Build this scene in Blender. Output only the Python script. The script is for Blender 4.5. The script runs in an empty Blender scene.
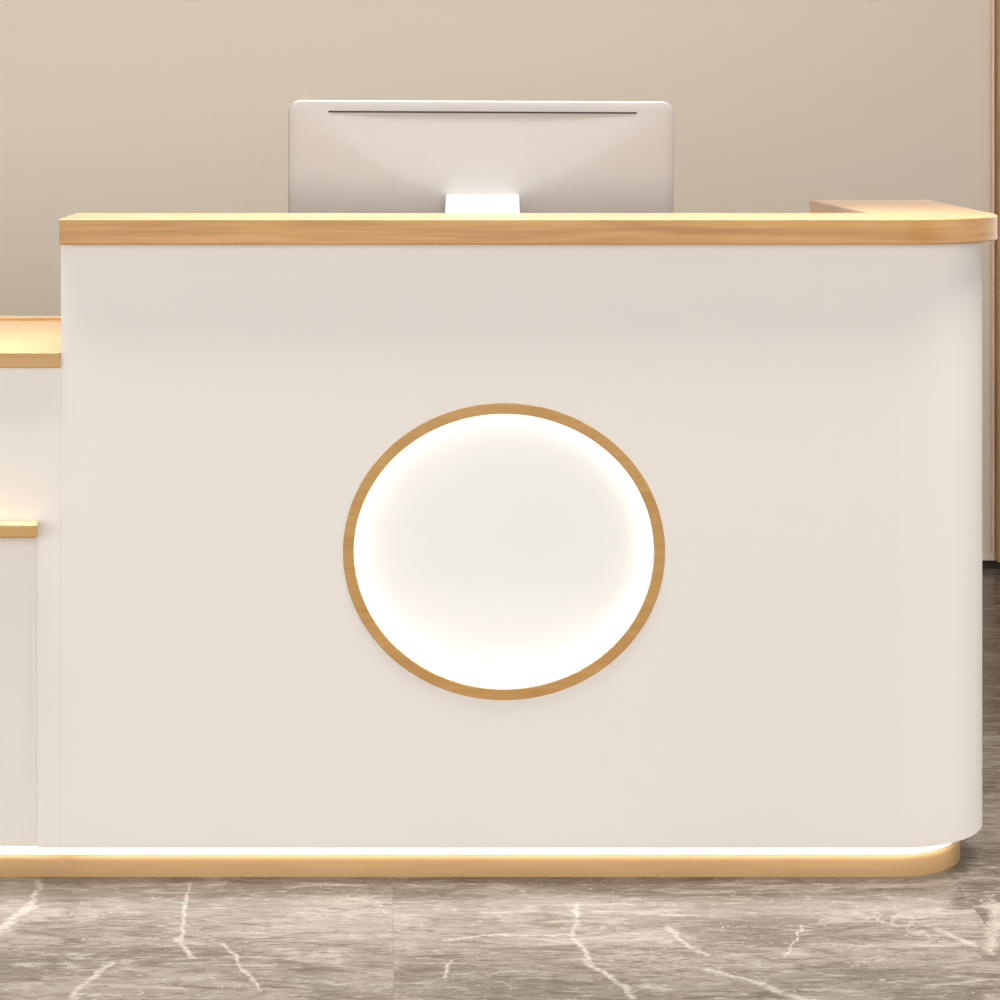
import bpy, bmesh, math, random
from mathutils import Vector
C = bpy.context.scene.collection
sc = bpy.context.scene

# ------------------------------------------------------------------ camera
CAMH, DIST, FPX = 1.30, 4.0, 2400.5
VPX, VPY = 380.0, 104.0
def X_at(px, y): return (px - VPX) * (DIST + y) / FPX
def Z_at(py, y): return CAMH - (py - VPY) * (DIST + y) / FPX
def floor_at(px, py):
    d = CAMH * FPX / (py - VPY)
    return ((px - VPX) * d / FPX, d - DIST)
cd = bpy.data.cameras.new('camera'); cam = bpy.data.objects.new('camera', cd); C.objects.link(cam)
cam.location = (0, -DIST, CAMH); cam.rotation_euler = (math.pi/2, 0, 0)
cd.sensor_width = 36; cd.lens = FPX/1000*36
cd.shift_x = (500-VPX)/1000; cd.shift_y = -(500-VPY)/1000
cd.clip_start = .05; cd.clip_end = 60
sc.camera = cam

# ------------------------------------------------------------------ materials
def s2l(c):
    return tuple(((v/255)/12.92 if v/255 <= .04045 else ((v/255+.055)/1.055)**2.4) for v in c)
def col(c): return (*s2l(c), 1)
def base_mat(name, c, rough=.5, metal=0, spec=.5, bump=0, bscale=200, coat=0, sheen=0):
    m = bpy.data.materials.new(name); m.use_nodes = True
    n = m.node_tree.nodes; L = m.node_tree.links; b = n['Principled BSDF']
    b.inputs['Base Color'].default_value = col(c)
    b.inputs['Roughness'].default_value = rough; b.inputs['Metallic'].default_value = metal
    b.inputs['Specular IOR Level'].default_value = spec
    b.inputs['Coat Weight'].default_value = coat
    tc = n.new('ShaderNodeTexCoord'); nz = n.new('ShaderNodeTexNoise'); nz.inputs['Scale'].default_value = bscale
    L.new(tc.outputs['Object'], nz.inputs['Vector'])
    mx = n.new('ShaderNodeMixRGB'); mx.blend_type = 'MULTIPLY'; mx.inputs['Fac'].default_value = .03
    mx.inputs['Color1'].default_value = col(c); L.new(nz.outputs['Fac'], mx.inputs['Color2'])
    L.new(mx.outputs['Color'], b.inputs['Base Color'])
    if bump:
        bp = n.new('ShaderNodeBump'); bp.inputs['Strength'].default_value = bump; bp.inputs['Distance'].default_value = .001
        L.new(nz.outputs['Fac'], bp.inputs['Height']); L.new(bp.outputs['Normal'], b.inputs['Normal'])
    return m
def emit_mat(name, c, strength):
    m = bpy.data.materials.new(name); m.use_nodes = True
    n = m.node_tree.nodes; L = m.node_tree.links; b = n['Principled BSDF']
    b.inputs['Base Color'].default_value = col((248, 247, 244))
    b.inputs['Emission Color'].default_value = col(c); b.inputs['Emission Strength'].default_value = strength
    return m
def wood_mat(name, light, dark, axis='x', rough=.38, grain=1.0, coat=0, sheen=0):
    m = bpy.data.materials.new(name); m.use_nodes = True
    n = m.node_tree.nodes; L = m.node_tree.links; b = n['Principled BSDF']
    tc = n.new('ShaderNodeTexCoord'); mp = n.new('ShaderNodeMapping')
    sx = {'x': (1.1, 1.8, 16), 'z': (16, 16, 1.1)}[axis]
    mp.inputs['Scale'].default_value = sx
    L.new(tc.outputs['Object'], mp.inputs['Vector'])
    n1 = n.new('ShaderNodeTexNoise'); n1.inputs['Scale'].default_value = 1.6; n1.inputs['Detail'].default_value = 5
    n1.inputs['Distortion'].default_value = 1.2
    L.new(mp.outputs['Vector'], n1.inputs['Vector'])
    mp2 = n.new('ShaderNodeMapping'); mp2.inputs['Scale'].default_value = tuple(v*(5 if v > 2 else 1.8) for v in sx)
    L.new(tc.outputs['Object'], mp2.inputs['Vector'])
    n2 = n.new('ShaderNodeTexNoise'); n2.inputs['Scale'].default_value = 2.5; n2.inputs['Detail'].default_value = 6
    L.new(mp2.outputs['Vector'], n2.inputs['Vector'])
    ad = n.new('ShaderNodeMath'); ad.operation = 'MULTIPLY_ADD'; ad.inputs[1].default_value = .45
    L.new(n2.outputs['Fac'], ad.inputs[0]); L.new(n1.outputs['Fac'], ad.inputs[2])
    rp = n.new('ShaderNodeValToRGB'); e = rp.color_ramp.elements
    e[0].position = .55; e[0].color = col(dark); e[1].position = .86; e[1].color = col(light)
    L.new(ad.outputs[0], rp.inputs['Fac'])
    L.new(rp.outputs['Color'], b.inputs['Base Color'])
    b.inputs['Roughness'].default_value = rough; b.inputs['Specular IOR Level'].default_value = .35
    b.inputs['Sheen Weight'].default_value = sheen; b.inputs['Sheen Roughness'].default_value = .45
    b.inputs['Coat Weight'].default_value = coat; b.inputs['Coat Roughness'].default_value = .15
    bp = n.new('ShaderNodeBump'); bp.inputs['Strength'].default_value = .12*grain; bp.inputs['Distance'].default_value = .001
    L.new(n2.outputs['Fac'], bp.inputs['Height']); L.new(bp.outputs['Normal'], b.inputs['Normal'])
    return m

M_white = base_mat('warm_white_lacquer', (240, 235, 229), rough=.45, spec=.35, bump=.03, bscale=300)
M_disc = emit_mat('disc_added_glow', (255, 253, 249), .07)  # faint glow added to lift the disc centre beyond what the LEDs give
M_oak = wood_mat('oak_top', (208, 157, 92), (178, 126, 68), coat=.15, sheen=.4)
M_oak_ring = wood_mat('oak_ring', (202, 158, 96), (190, 143, 82), axis='x')
M_oak_low = wood_mat('pale_oak', (204, 163, 102), (190, 147, 86), rough=.3, grain=.5, coat=.15, sheen=.4)
M_oak_base = wood_mat('oak_base', (200, 164, 118), (193, 156, 110), rough=.45)
M_oak_v = wood_mat('oak_cladding', (176, 142, 92), (150, 116, 70), axis='z')
M_wall = base_mat('beige_wall_paint', (211, 200, 185), rough=.75, spec=.2, bump=.05, bscale=160)
M_skirt = base_mat('pale_skirting', (222, 205, 188), rough=.5)
M_dark = base_mat('dark_brown', (40, 26, 14), rough=.6)
M_silver = base_mat('silver_aluminium', (176, 174, 173), rough=.48, metal=.25)
M_standw = base_mat('bright_aluminium', (250, 249, 247), rough=.35, metal=.1, coat=.3)
M_black = base_mat('black_glass', (14, 13, 15), rough=.12)
M_slot = base_mat('dark_slot', (48, 38, 36), rough=.6)
M_bead = base_mat('pink_beige_bead', (225, 196, 174), rough=.45)
M_led_ring = emit_mat('ring_light_emission', (255, 252, 247), 2.3)
M_led_base = emit_mat('plinth_light_emission', (255, 248, 236), 7)

M_channel = emit_mat('light_channel_emission', (255, 248, 236), .55)  # weak glow added so the strip behind the LEDs stays white
def marble():
    m = bpy.data.materials.new('grey_beige_marble'); m.use_nodes = True
    n = m.node_tree.nodes; L = m.node_tree.links; b = n['Principled BSDF']
    def N(t, **kw):
        o = n.new(t)
        for k, v in kw.items(): setattr(o, k, v)
        return o
    def math_(op, a, bb=None, c=None, clamp=False):
        o = N('ShaderNodeMath', operation=op, use_clamp=clamp)
        for i, v in enumerate((a, bb, c)):
            if v is None: continue
            if isinstance(v, (int, float)): o.inputs[i].default_value = v
            else: L.new(v, o.inputs[i])
        return o.outputs[0]
    def mixc(f, a, bb, mode='MIX'):
        o = N('ShaderNodeMixRGB', blend_type=mode)
        for i, v in zip((0, 1, 2), (f, a, bb)):
            if isinstance(v, (int, float)): o.inputs[i].default_value = v
            elif isinstance(v, tuple): o.inputs[i].default_value = v
            else: L.new(v, o.inputs[i])
        return o.outputs[0]
    def noise(vec, scale, detail=4, dist=0, rough=.5):
        o = N('ShaderNodeTexNoise'); o.inputs['Scale'].default_value = scale; o.inputs['Detail'].default_value = detail
        o.inputs['Distortion'].default_value = dist; o.inputs['Roughness'].default_value = rough
        L.new(vec, o.inputs['Vector']); return o
    def smooth(v, a, bb):
        o = N('ShaderNodeMapRange', interpolation_type='SMOOTHSTEP')
        o.inputs['From Min'].default_value = a; o.inputs['From Max'].default_value = bb
        L.new(v, o.inputs['Value']); return o.outputs['Result']
    P = N('ShaderNodeTexCoord').outputs['Object']
    def mapping(scale, rot=0, loc=(0, 0, 0)):
        o = N('ShaderNodeMapping'); o.inputs['Scale'].default_value = scale; o.inputs['Rotation'].default_value = (0, 0, rot)
        o.inputs['Location'].default_value = loc
        L.new(P, o.inputs['Vector']); return o.outputs['Vector']
    # tiles: value per tile
    br = N('ShaderNodeTexBrick', offset=0.0)
    br.inputs['Color1'].default_value = (0, 0, 0, 1); br.inputs['Color2'].default_value = (1, 1, 1, 1); br.inputs['Mortar'].default_value = (.5, .5, .5, 1)
    br.inputs['Scale'].default_value = 1; br.inputs['Mortar Size'].default_value = .0009; br.inputs['Mortar Smooth'].default_value = .2
    br.inputs['Brick Width'].default_value = .94; br.inputs['Row Height'].default_value = .94
    L.new(mapping((1, 1, 1), 0, (-.02-.0, .30, 0)), br.inputs['Vector'])
    off = N('ShaderNodeVectorMath', operation='MULTIPLY'); L.new(br.outputs['Color'], off.inputs[0]); off.inputs[1].default_value = (7, 3, 5)
    def shifted(v):
        o = N('ShaderNodeVectorMath', operation='ADD'); L.new(v, o.inputs[0]); L.new(off.outputs[0], o.inputs[1]); return o.outputs[0]
    cloud = noise(shifted(mapping((1.5, 2.2, 1), .25)), 1.9, 5, .8).outputs['Fac']
    streak = noise(shifted(mapping((2.4, 9, 1), .12)), 2.6, 9, 1.6, .66).outputs['Fac']
    fine = noise(shifted(mapping((7, 30, 1), -.08)), 3.0, 8, 1.4, .7).outputs['Fac']
    fleck = noise(shifted(mapping((9, 14, 1), .3)), 4.5, 6, 2.2, .7).outputs['Fac']
    c = mixc(smooth(cloud, .34, .66), col((95, 86, 79)), col((128, 119, 111)))
    c = mixc(math_('MULTIPLY', smooth(streak, .50, .36), .6), c, col((74, 63, 55)))
    c = mixc(math_('MULTIPLY', smooth(streak, .53, .66), .65), c, col((150, 142, 134)))
    c = mixc(math_('MULTIPLY', smooth(fine, .48, .38), .55), c, col((66, 55, 47)))
    c = mixc(math_('MULTIPLY', smooth(fine, .54, .64), .5), c, col((158, 150, 141)))
    c = mixc(math_('MULTIPLY', smooth(fleck, .60, .68), .55), c, col((182, 174, 166)))
    # thin natural veins
    wob = noise(P, 7, 8, 0, .68)
    wv = N('ShaderNodeVectorMath', operation='SUBTRACT'); L.new(wob.outputs['Color'], wv.inputs[0]); wv.inputs[1].default_value = (.5, .5, .5)
    wv2 = N('ShaderNodeVectorMath', operation='SCALE'); L.new(wv.outputs[0], wv2.inputs[0]); wv2.inputs['Scale'].default_value = .075
    pd = N('ShaderNodeVectorMath', operation='ADD'); L.new(P, pd.inputs[0]); L.new(wv2.outputs[0], pd.inputs[1]); PD = pd.outputs[0]
    vo = N('ShaderNodeTexVoronoi', feature='DISTANCE_TO_EDGE'); vo.inputs['Scale'].default_value = 3.1
    pdm = N('ShaderNodeVectorMath', operation='ADD'); L.new(PD, pdm.inputs[0]); L.new(off.outputs[0], pdm.inputs[1])
    wv3 = N('ShaderNodeVectorMath', operation='SCALE'); L.new(wv.outputs[0], wv3.inputs[0]); wv3.inputs['Scale'].default_value = .22
    pdn = N('ShaderNodeVectorMath', operation='ADD'); L.new(pdm.outputs[0], pdn.inputs[0]); L.new(wv3.outputs[0], pdn.inputs[1])
    L.new(pdn.outputs[0], vo.inputs['Vector'])
    gate = smooth(noise(PD, 3.3, 3).outputs['Fac'], .5, .66)
    c = mixc(math_('MULTIPLY', math_('MULTIPLY', smooth(vo.outputs['Distance'], .02, .0), gate), .5), c, col((165, 157, 148)))
    # the larger white veins, each where it lies in the stone
    veins = [((40, 880), (30, 905), .006), ((30, 905), (2, 928), .014), ((2, 928), (-60, 950), .016),
             ((192, 884), (184, 912), .004), ((184, 912), (182, 940), .005), ((178, 938), (190, 958), .007),
             ((117, 962), (78, 988), .008), ((78, 988), (50, 1030), .009), ((70, 994), (120, 998), .005),
             ((577, 906), (574, 938), .006), ((574, 938), (604, 972), .006), ((574, 934), (510, 934), .004), ((510, 934), (440, 940), .004),
             ((665, 925), (690, 945), .006), ((690, 945), (705, 953), .008), ((708, 968), (760, 984), .008), ((760, 984), (850, 1012), .010),
             ((590, 960), (640, 1004), .007), ((940, 930), (975, 945), .010), ((1000, 905), (990, 950), .014),
             ((220, 945), (262, 990), .004), ((455, 962), (440, 978), .004), ((805, 928), (780, 958), .003)]
    tot = None
    for a, bb, w in veins:
        A = Vector((*floor_at(*a), 0)); B = Vector((*floor_at(*bb), 0)); ba = B - A
        s = N('ShaderNodeVectorMath', operation='SUBTRACT'); L.new(PD, s.inputs[0]); s.inputs[1].default_value = A
        d = N('ShaderNodeVectorMath', operation='DOT_PRODUCT'); L.new(s.outputs[0], d.inputs[0]); d.inputs[1].default_value = ba / ba.length_squared
        h = math_('MULTIPLY', d.outputs['Value'], 1.0, clamp=True)
        q = N('ShaderNodeVectorMath', operation='SCALE'); q.inputs[0].default_value = ba; L.new(h, q.inputs['Scale'])
        r = N('ShaderNodeVectorMath', operation='SUBTRACT'); L.new(s.outputs[0], r.inputs[0]); L.new(q.outputs[0], r.inputs[1])
        r2 = N('ShaderNodeVectorMath', operation='MULTIPLY'); L.new(r.outputs[0], r2.inputs[0]); r2.inputs[1].default_value = (1, .8, 0)
        le = N('ShaderNodeVectorMath', operation='LENGTH'); L.new(r2.outputs[0], le.inputs[0])
        mk = smooth(le.outputs['Value'], w*1.25, 0)
        tot = mk if tot is None else math_('MAXIMUM', tot, mk)
    brk = smooth(fleck, .38, .6)
    c = mixc(math_('MULTIPLY', tot, math_('MULTIPLY_ADD', brk, .65, .22)), c, col((168, 160, 151)))
    c = mixc(math_('MULTIPLY', br.outputs['Fac'], .2), c, col((92, 82, 74)))
    L.new(c, b.inputs['Base Color'])
    b.inputs['Roughness'].default_value = .17; b.inputs['Specular IOR Level'].default_value = .15
    return m
M_floor = marble()

# ------------------------------------------------------------------ builders
def link(name, bm, mat, parent=None, bevel=0, smooth=None, segs=2):
    bmesh.ops.recalc_face_normals(bm, faces=bm.faces)
    me = bpy.data.meshes.new(name)
    if parent is not None:
        top = parent
        base = Vector((0, 0, 0))
        while top is not None: base += top.location; top = top.parent
        bmesh.ops.translate(bm, verts=bm.verts, vec=-base)
    bm.to_mesh(me); bm.free(); me.materials.append(mat)
    o = bpy.data.objects.new(name, me); C.objects.link(o)
    if parent is not None: o.parent = parent
    if smooth is not None:
        for p in me.polygons: p.use_smooth = True
        me.set_sharp_from_angle(angle=math.radians(smooth))
    if bevel:
        b = o.modifiers.new('bevel', 'BEVEL'); b.width = bevel; b.segments = segs; b.limit_method = 'ANGLE'; b.angle_limit = math.radians(40)
        b.harden_normals = True
        if smooth is None:
            for p in me.polygons: p.use_smooth = True
            me.set_sharp_from_angle(angle=math.radians(30))
    return o
def thing(name, label, cat, loc):
    o = bpy.data.objects.new(name, None); C.objects.link(o); o.location = loc
    o.empty_display_size = .1
    o['label'] = label; o['category'] = cat
    return o
def structure(o): o['kind'] = 'structure'; return o
def box_bm(x0, x1, y0, y1, z0, z1, bm=None):
    bm = bm or bmesh.new()
    v = [bm.verts.new((x, y, z)) for x in (x0, x1) for y in (y0, y1) for z in (z0, z1)]
    for f in ((0,1,3,2),(4,6,7,5),(0,4,5,1),(2,3,7,6),(0,2,6,4),(1,5,7,3)):
        bm.faces.new([v[i] for i in f])
    return bm
def prism_bm(poly, z0, z1):
    bm = bmesh.new()
    a = [bm.verts.new((x, y, z0)) for x, y in poly]; b = [bm.verts.new((x, y, z1)) for x, y in poly]
    k = len(poly)
    bm.faces.new(a[::-1]); bm.faces.new(b)
    for i in range(k):
        j = (i+1) % k; bm.faces.new((a[i], a[j], b[j], b[i]))
    return bm
def path(x0, inset, xr, r, yend, n=28):
    """front line, rounded corner, right side; inset measured inwards from the panel face"""
    R = r - inset; cx, cy = xr - r, r
    p = [(x0, inset)]
    for i in range(n+1):
        t = -math.pi/2 + math.pi/2*i/n
        p.append((cx + R*math.cos(t), cy + R*math.sin(t)))
    p.append((xr - inset, yend))
    return p
def led_poly(x0, i0, i1, xr, r, deg, n=20):
    def p(i):
        q = [(x0, i)]
        for k in range(n+1):
            t = -math.pi/2 + math.radians(deg)*k/n
            q.append((xr-r+(r-i)*math.cos(t), r+(r-i)*math.sin(t)))
        return q
    return p(i0) + p(i1)[::-1]
def band_poly(x0, i0, i1, xr, r, yend):
    return path(x0, i0, xr, r, yend) + path(x0, i1, xr, r, yend)[::-1]
def ell(cx, cz, a, b, n=128):
    return [(cx + a*math.cos(2*math.pi*i/n), cz + b*math.sin(2*math.pi*i/n)) for i in range(n)]
def ring_bm(cx, cz, a0, b0, a1, b1, y0, y1, n=160):
    """elliptical ring: outer a0,b0, inner a1,b1 between depth y0 and y1"""
    bm = bmesh.new(); L = []
    for (a, b, y) in ((a0, b0, y0), (a1, b1, y0), (a1, b1, y1), (a0, b0, y1)):
        L.append([bm.verts.new((x, y, z)) for x, z in ell(cx, cz, a, b, n)])
    for s in range(4):
        p, q = L[s], L[(s+1) % 4]
        for i in range(n):
            j = (i+1) % n; bm.faces.new((p[i], p[j], q[j], q[i]))
    return bm

def sweep_bm(prof, pathfn):
    bm = bmesh.new(); rows = []
    for inset, z in prof: rows.append([bm.verts.new((x, y, z)) for x, y in pathfn(inset)])
    m = len(rows)
    for k in range(m):
        p, q = rows[k], rows[(k+1) % m]
        for i in range(len(p)-1): bm.faces.new((p[i], p[i+1], q[i+1], q[i]))
    bm.faces.new([r[0] for r in rows]); bm.faces.new([r[-1] for r in rows][::-1])
    return bm
def kick_profile(zk, r=.009):
    p = [(INS, 0)]
    for i in range(7):
        t = math.pi/2*i/6; p.append((INS + r - r*math.cos(t), zk - r + r*math.sin(t)))
    return p + [(INS+.02, zk), (INS+.02, 0)]

# ------------------------------------------------------------------ dimensions
S0 = DIST/FPX
XL = X_at(61, 0)
R = .18
# the right flank whose silhouette from the camera falls on px 982.3
tanv = (982.3-VPX)/FPX
ang = math.atan(tanv)
def silhouette(xr):   # tangent point of the corner circle
    cx, cy = xr-R, R
    tx, ty = cx + R*math.cos(-ang), cy + R*math.sin(-ang)
    return tx/(DIST+ty)
lo, hi = .8, 1.3
for _ in range(60):
    mid = (lo+hi)/2
    if silhouette(mid) < tanv: lo = mid
    else: hi = mid
XR = lo
OV = .025
Z_TOP = Z_at(219, -OV); Z_UND = Z_at(244.8, -OV)
Z_BOT = Z_at(848, 0)
INS = .037                                   # kick board set back
Z_KICK = Z_at(855.5, INS)
Y_END = CAMH - Z_TOP; Y_END = DIST*0 + (CAMH - Z_TOP)*FPX/(199.7-VPY) - DIST
Y_BACK = (CAMH - Z_TOP)*FPX/(213.0-VPY) - DIST
X_IN = .5*(X_at(809.3, Y_END) + X_at(873.5, Y_BACK))
TH = .02

# ------------------------------------------------------------------ reception counter
counter = thing('reception_counter', 'tall warm white reception counter with an oak top, rounded right corner and lit round inset', 'counter', (.25, .1, 0))
RX, RZ = X_at(504, 0), Z_at(551.5, 0)
RA, RB = 161*S0, 148.5*S0
RW = 10.8*S0
HA, HB = RA-RW, RB-RW                       # hole in the panel
def panel_bm():
    bm = bmesh.new()
    x0, x1, z0, z1 = XL, XR-R, Z_BOT, Z_UND
    n = 192
    angs = sorted(set([2*math.pi*i/n for i in range(n)] + [math.atan2(z-RZ, x-RX) % (2*math.pi) for x in (x0, x1) for z in (z0, z1)]))
    def hit(t):
        c, s = math.cos(t), math.sin(t); k = 1e9
        if c > 1e-9: k = min(k, (x1-RX)/c)
        if c < -1e-9: k = min(k, (x0-RX)/c)
        if s > 1e-9: k = min(k, (z1-RZ)/s)
        if s < -1e-9: k = min(k, (z0-RZ)/s)
        return RX+c*k, RZ+s*k
    lay = []
    for y in (0, TH):
        inn, out = [], []
        for t in angs:
            c, s = math.cos(t), math.sin(t); k = 1/math.sqrt((c/HA)**2+(s/HB)**2)
            inn.append(bm.verts.new((RX+c*k, y, RZ+s*k)))
            hx, hz = hit(t); out.append(bm.verts.new((hx, y, hz)))
        lay.append((inn, out))
    m = len(angs)
    for inn, out in lay:
        for i in range(m):
            j = (i+1) % m; bm.faces.new((inn[i], inn[j], out[j], out[i]))
    for q in (0, 1):
        a, b = lay[0][q], lay[1][q]
        for i in range(m):
            j = (i+1) % m
            if q == 1 and abs(a[i].co.x - x1) < 1e-6 and abs(a[j].co.x - x1) < 1e-6: continue
            bm.faces.new((a[i], a[j], b[j], b[i]))
    # rounded corner and right flank
    po, pi = path(x1, 0, XR, R, Y_END-OV)[1:], path(x1, TH, XR, R, Y_END-OV)[1:]
    rows = [[bm.verts.new((x, y, z)) for x, y in p] for p in (po, pi) for z in (z0, z1)]
    k = len(po)
    for i in range(k-1):
        bm.faces.new((rows[0][i], rows[0][i+1], rows[1][i+1], rows[1][i]))
        bm.faces.new((rows[2][i], rows[3][i], rows[3][i+1], rows[2][i+1]))
        bm.faces.new((rows[0][i], rows[2][i], rows[2][i+1], rows[0][i+1]))
        bm.faces.new((rows[1][i], rows[1][i+1], rows[3][i+1], rows[3][i]))
    bm.faces.new((rows[0][-1], rows[1][-1], rows[3][-1], rows[2][-1]))
    bmesh.ops.remove_doubles(bm, verts=bm.verts, dist=1e-5)
    return bm
link('front_panel', panel_bm(), M_white, counter, smooth=30)
# end panel at the low desk side, inner flank, back panel, underside
link('end_panel', box_bm(XL, XL+TH, TH+.0005, Y_BACK-.01, Z_BOT, Z_UND), M_white, counter, bevel=.001)
link('inner_panel', box_bm(XL+TH+.001, X_IN-.03, Y_BACK-.03, Y_BACK-.012, .10, Z_UND), M_white, counter, bevel=.001)
link('inner_flank', box_bm(X_IN+.034, X_IN+.052, Y_BACK-.03, Y_END-OV-.002, .10, Z_UND), M_white, counter, bevel=.001)
# countertop
def fillet_poly():
    out = path(XL, -OV, XR, R, Y_END)
    out[-1] = (X_at(930, Y_END), Y_END)
    fr = .012; xn = X_at(873, Y_BACK); cx, cy = xn-fr, Y_BACK+fr
    inn = [(X_at(809.5, Y_END), Y_END)]
    for i in range(11):
        t = 0 - math.pi/2*i/10
        inn.append((cx+fr*math.cos(t), cy+fr*math.sin(t)))
    inn.append((XL, Y_BACK))
    return out + inn
link('countertop', prism_bm(fillet_poly(), Z_UND, Z_TOP), M_oak, counter, bevel=.0025, segs=3)
# kick board + light
link('kick_board', sweep_bm(kick_profile(Z_KICK), lambda i: path(XL, i, XR, R, Y_END-OV-.02)), M_oak_base, counter, smooth=30)
link('light_channel', prism_bm(band_poly(XL, INS+.006, INS+.012, XR, R, Y_END-OV-.02), Z_KICK, Z_BOT+.012), M_channel, counter, smooth=30)
link('led_strip', prism_bm(led_poly(XL+TH+.001, .0212, .031, XR, R, 52), Z_BOT+.007, Z_BOT+.011), M_led_base, counter, smooth=30)
# round lit inset
ringo = link('round_frame', ring_bm(RX, RZ, RA, RB, HA, HB, -.002, .003), M_oak_ring, counter, bevel=.0012)
link('led_strip', ring_bm(RX, RZ, HA+.006, HB+.006, HA+.0005, HB+.0005, TH+.0005, TH+.012), M_led_ring, ringo, smooth=30)
def disc_bm():
    bm = bmesh.new(); y0 = TH+.017; y1 = y0+.008
    n = 128; e = ell(RX, RZ, HA+.012, HB+.012, n)
    a = [bm.verts.new((x, y0, z)) for x, z in e]; b = [bm.verts.new((x, y1, z)) for x, z in e]
    bm.faces.new(a); bm.faces.new(b[::-1])
    for i in range(n):
        j = (i+1) % n; bm.faces.new((a[i], a[j], b[j], b[i]))
    return bm
link('back_disc', disc_bm(), M_disc, ringo, smooth=30)
link('housing_ring', ring_bm(RX, RZ, HA+.014, HB+.014, HA+.008, HB+.008, TH+.0005, TH+.0165), M_white, ringo, smooth=30)
# inner work surface
Z_DESK = .785
link('work_surface', box_bm(XL+TH+.001, X_IN-.002, Y_BACK-.008, .80, Z_DESK-.03, Z_DESK), M_oak_low, counter, bevel=.002)
link('desk_leg', box_bm(XL+TH+.02, XL+TH+.06, .74, .78, 0, Z_DESK-.03), M_white, counter, bevel=.002)
link('desk_leg', box_bm(X_IN-.06, X_IN-.02, .74, .78, 0, Z_DESK-.03), M_white, counter, bevel=.002)

# ------------------------------------------------------------------ low desk at the left
XA = -1.95
low = thing('low_desk', 'lower white desk with pale oak top joining the left end of the tall counter', 'desk', ((XA+XL)/2, .2, 0))
LO = .012
Z_LT = Z_at(352.5, -LO); Z_LU = Z_at(368, -LO)
Y_LB = (CAMH-Z_LT)*FPX/(320.5-VPY) - DIST
XG = XL - .0002
link('desktop', box_bm(XA, XG, -LO, Y_LB, Z_LU, Z_LT), M_oak_low, low, bevel=.002, segs=3)
link('back_rail', box_bm(XA, XG, Y_LB+.0005, Y_LB+.03, Z_LU, Z_LT+.007), M_oak_low, low, bevel=.003)
XV = X_at(37.3, 0)
Z_SH = Z_at(520, 0)
REC = .009
link('front_panel', box_bm(XA, XG, 0, TH, Z_SH-.012, Z_LU), M_white, low)
link('side_stile', box_bm(XV, XG, 0, TH, Z_BOT, Z_SH-.012), M_white, low)
link('lower_panel', box_bm(XA, XV-.0005, REC, REC+TH, Z_BOT, Z_SH-.0125), M_white, low, bevel=.0008)
# oak ledge for bags
yl = -.042
zt = Z_SH; zb = Z_at(538.5, yl)
led = prism_bm([(XA, -.0005), (XA, yl), (X_at(35.2, yl)-.002, yl), (X_at(37.5, yl), yl+.006), (X_at(38, 0), -.0005)], zb, zt)
link('bag_ledge', led, M_oak_low, low, bevel=.0035, segs=3)
link('kick_board', sweep_bm(kick_profile(Z_KICK), lambda i: [(XA, i), (XG, i)]), M_oak_base, low, smooth=30)
link('light_channel', box_bm(XA, XG, INS+.006, INS+.012, Z_KICK, Z_BOT+.012), M_channel, low)
link('led_strip', box_bm(XA, XG, REC+TH+.001, .0385, Z_BOT+.007, Z_BOT+.011), M_led_base, low)
link('back_panel', box_bm(XA, XG-.02, Y_LB-.03, Y_LB-.012, .0, Z_LU), M_white, low, bevel=.001)

# ------------------------------------------------------------------ all-in-one computer, seen from behind
YM = .40
mx0, mx1 = X_at(288.5, YM), X_at(673.5, YM)
MW = mx1-mx0; MC = (mx0+mx1)/2
MZ1 = Z_at(100.5, YM); MH = .455; MZ0 = MZ1-MH
pc = thing('desktop_computer', 'silver all-in-one computer seen from behind above the oak countertop', 'computer', (MC, YM+.02, Z_DESK))
tilt = math.radians(4); roll = math.radians(.25)
def place(x, d, z):
    """u,v on the monitor (z from its bottom), d behind the rim towards the visitor"""
    zz = z - MH
    x2 = x*math.cos(roll) + zz*math.sin(roll)*.5; z2 = zz*math.cos(roll) - x*math.sin(roll)
    y2 = -d*math.cos(tilt)
    return Vector((MC + x2, YM - (z2+MH/2)*math.sin(tilt) + y2, MZ1 + z2*math.cos(tilt) - d*math.sin(tilt)*0))
RC = .024
def inset_outline(x, z, k):
    return x, z
def outline(i, n=15):
    pts = []
    for cx, cz, t0 in ((MW/2-RC, RC, -90), (MW/2-RC, MH-RC, 0), (-MW/2+RC, MH-RC, 90), (-MW/2+RC, RC, 180)):
        for k in range(n+1):
            t = math.radians(t0+90*k/n)
            pts.append((cx+(RC-i)*math.cos(t), cz+(RC-i)*math.sin(t)))
    return pts
BULGE = .025
def bulge(x, z):
    u = max(-1, min(1, x/(MW/2))); v = max(-1, min(1, (z-MH/2)/(MH/2)))
    return BULGE*(1-abs(u)**2.2)*(1-abs(v)**2.2)
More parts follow.
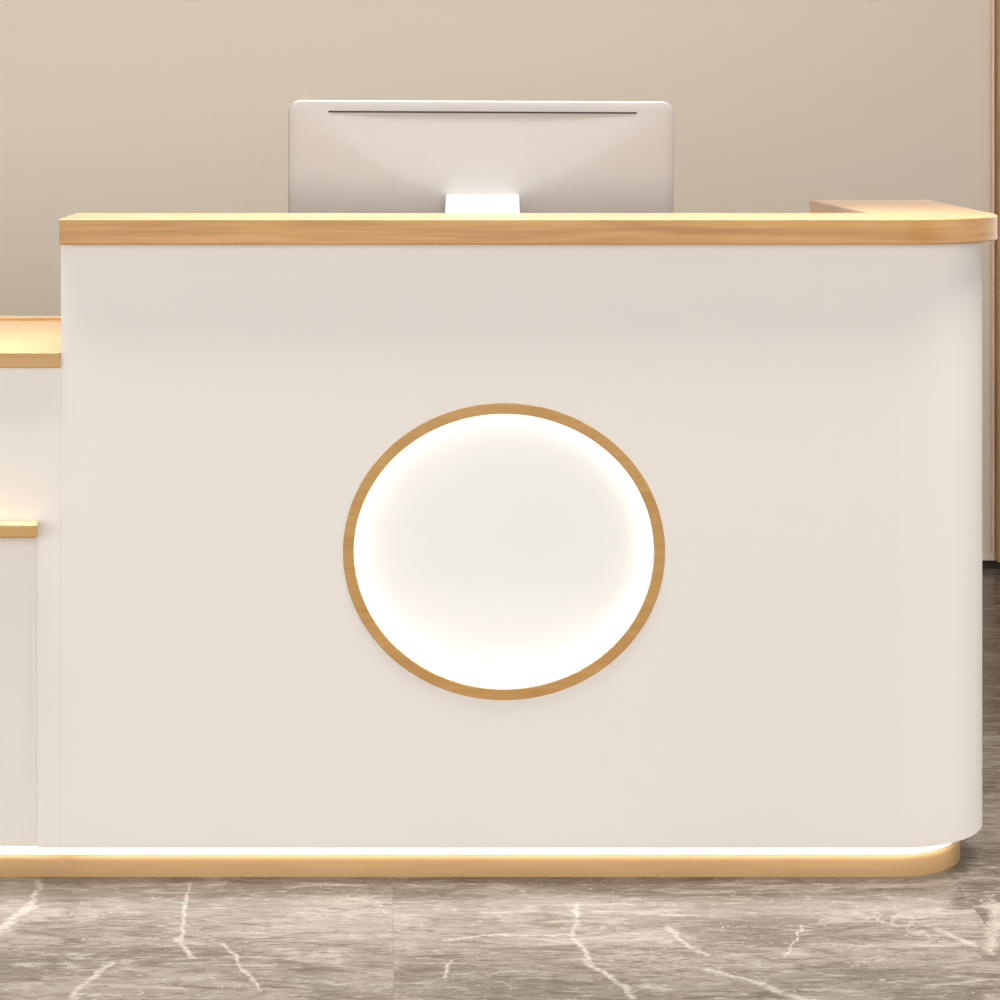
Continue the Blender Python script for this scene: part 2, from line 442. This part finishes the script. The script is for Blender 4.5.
def housing_bm():
    bm = bmesh.new()
    # domed back as a grid trimmed to the rounded outline
    o1 = outline(.0035)
    rings = []
    K = 26
    for k in range(K+1):
        f = 1 - k/K
        rings.append([(x*f, MH/2+(z-MH/2)*f) for x, z in o1])
    V = []
    for k, rg in enumerate(rings[:-1]):
        V.append([bm.verts.new(place(x, .004+bulge(x, z), z)) for x, z in rg])
    cen = bm.verts.new(place(0, .004+bulge(0, MH/2), MH/2))
    rim1 = [bm.verts.new(place(x, .0022, z)) for x, z in outline(.0008)]
    rim2 = [bm.verts.new(place(x, 0, z)) for x, z in outline(0)]
    rim3 = [bm.verts.new(place(x, -.006, z)) for x, z in outline(0)]
    L = [rim3, rim2, rim1] + V
    m = len(o1)
    for p, q in zip(L, L[1:]):
        for i in range(m):
            j = (i+1) % m; bm.faces.new((p[i], p[j], q[j], q[i]))
    for i in range(m): bm.faces.new((V[-1][i], V[-1][(i+1) % m], cen))
    bm.faces.new(rim3)
    return bm
hs = link('housing', housing_bm(), M_silver, pc, smooth=40)
def slot_bm():
    bm = bmesh.new(); zc = MH - (112.3-100.5)*(DIST+YM)/FPX; hw = (638-331)/2*(DIST+YM)/FPX
    h = .0030; rows = []
    N_ = 40
    for (dz, e) in ((-h/2, .0006), (-h/2, -.004), (h/2, -.004), (h/2, .0006)):
        rows.append([bm.verts.new(place(-hw + 2*hw*i/N_ + .002, .004+bulge(-hw+2*hw*i/N_, zc)+e, zc+dz)) for i in range(N_+1)])
    for s in range(4):
        p, q = rows[s], rows[(s+1) % 4]
        for i in range(N_): bm.faces.new((p[i], p[i+1], q[i+1], q[i]))
    bm.faces.new([r[0] for r in rows]); bm.faces.new([r[-1] for r in rows][::-1])
    return bm
link('vent_slot', slot_bm(), M_slot, hs)
def screen_bm():
    bm = bmesh.new(); o = outline(.004)
    a = [bm.verts.new(place(x, -.0062, z)) for x, z in o]; b = [bm.verts.new(place(x, -.0082, z)) for x, z in o]
    bm.faces.new(a); bm.faces.new(b[::-1]); m = len(o)
    for i in range(m): bm.faces.new((a[i], a[(i+1) % m], b[(i+1) % m], b[i]))
    return bm
link('screen', screen_bm(), M_black, pc)
# stand: a bent sheet reaching out of the back, down and forward to its foot
def stand_bm():
    yb = YM - .045
    z_t = Z_at(194.5, yb-.02)
    prof = [(YM-.03, z_t-.002), (yb-.012, z_t), (yb-.022, z_t-.004), (yb-.027, z_t-.014), (yb-.03, z_t-.05), (yb-.012, z_t-.20),
            (yb-.004, Z_DESK+.012), (yb-.004, Z_DESK+.001)]
    thick = .008
    bm = bmesh.new()
    w = lambda k: (.0655, .0655, .066, .0665, .068, .078, .085, .085)[k]
    cx = X_at(482.5, yb-.02)
    rows = []
    for k, (y, z) in enumerate(prof):
        rows.append([bm.verts.new(p) for p in ((cx-w(k), y, z), (cx+w(k), y, z), (cx+w(k), y+(.0 if k == 0 else thick), z-(thick if k < 3 else 0)), (cx-w(k), y+(0 if k == 0 else thick), z-(thick if k < 3 else 0)))])
    for p, q in zip(rows, rows[1:]):
        for i in range(4):
            j = (i+1) % 4; bm.faces.new((p[i], p[j], q[j], q[i]))
    bm.faces.new(rows[0]); bm.faces.new(rows[-1][::-1])
    return bm, cx, yb
sb, scx, syb = stand_bm()
st = link('stand', sb, M_standw, pc, bevel=.0012)
link('foot', box_bm(scx-.09, scx+.09, syb-.02, syb+.17, Z_DESK+.0005, Z_DESK+.007), M_standw, st, bevel=.002)

# ------------------------------------------------------------------ setting
YW = CAMH*FPX/(568.5-VPY) - DIST            # the wall's foot
bm = box_bm(-4.5, 4.5, -5.0, YW+.1, -.04, 0); fl = structure(link('floor', bm, M_floor))
zb1 = Z_at(560, YW); zb2 = Z_at(552.5, YW)
XT = X_at(997, YW-.03)
structure(link('wall_back', box_bm(-4.5, 4.5, YW+.004, YW+.1, 0, 3.0), M_wall))
bb = structure(link('baseboard_back', box_bm(-4.5, XT-.0005, YW-.008, YW+.0035, zb1, zb2), M_skirt, bevel=.001))
structure(link('baseboard_strip', box_bm(-4.5, 4.5, YW-.001, YW+.0035, 0, zb1-.0005), M_dark))  # very dark strip between the floor and the skirting
structure(link('trim_1', box_bm(XT, XT+.9, YW-.04, YW+.0035, zb1-.0, 3.0), M_oak_v, bevel=.003))
structure(link('trim_2', box_bm(XT-.010, XT-.001, YW-.012, YW+.0035, zb2+.0005, 3.0), M_bead, bevel=.002))

# ------------------------------------------------------------------ light
def area(name, loc, rot, sx, sy, power, c=(1, .93, .84), spread=180):
    l = bpy.data.lights.new(name, 'AREA'); l.shape = 'RECTANGLE'; l.size = sx; l.size_y = sy; l.energy = power; l.color = c
    l.spread = math.radians(spread)
    o = bpy.data.objects.new(name, l); C.objects.link(o); o.location = loc; o.rotation_euler = rot; return o
area('ceiling_light', (.2, -.06, 2.75), (0, 0, 0), 4.2, .5, 50, (1, .975, .93), 58)
area('front_fill', (-.6, -5.6, 1.5), (math.radians(89), 0, 0), 7, 2.6, 198, (1, .975, .94))  # unseen fill behind the camera, added to light the white panel evenly
area('side_fill', (4.2, -1.6, 1.6), (math.radians(90), 0, math.radians(68)), 2.5, 2.4, 46, (1, .975, .94))  # unseen fill, added to keep the rounded right corner bright
area('side_fill', (-3.6, -2.4, 1.3), (math.radians(90), 0, math.radians(-58)), 2.2, 2.2, 26, (1, .975, .94))  # second unseen fill, added to lift the computer rim and low desk
area('wall_fill', (-.5, .8, 1.72), (math.radians(64), 0, 0), 5.0, .25, 39, (1, .945, .875))  # made-up source in mid-air above the view, added to brighten the back wall
w = bpy.data.worlds.new('world'); sc.world = w; w.use_nodes = True
bg = w.node_tree.nodes['Background']; bg.inputs['Color'].default_value = (1, .97, .93, 1); bg.inputs['Strength'].default_value = .14

sc.view_settings.view_transform = 'Standard'; sc.view_settings.look = 'None'
sc.view_settings.exposure = 0; sc.view_settings.gamma = 1; sc.view_settings.use_curve_mapping = False
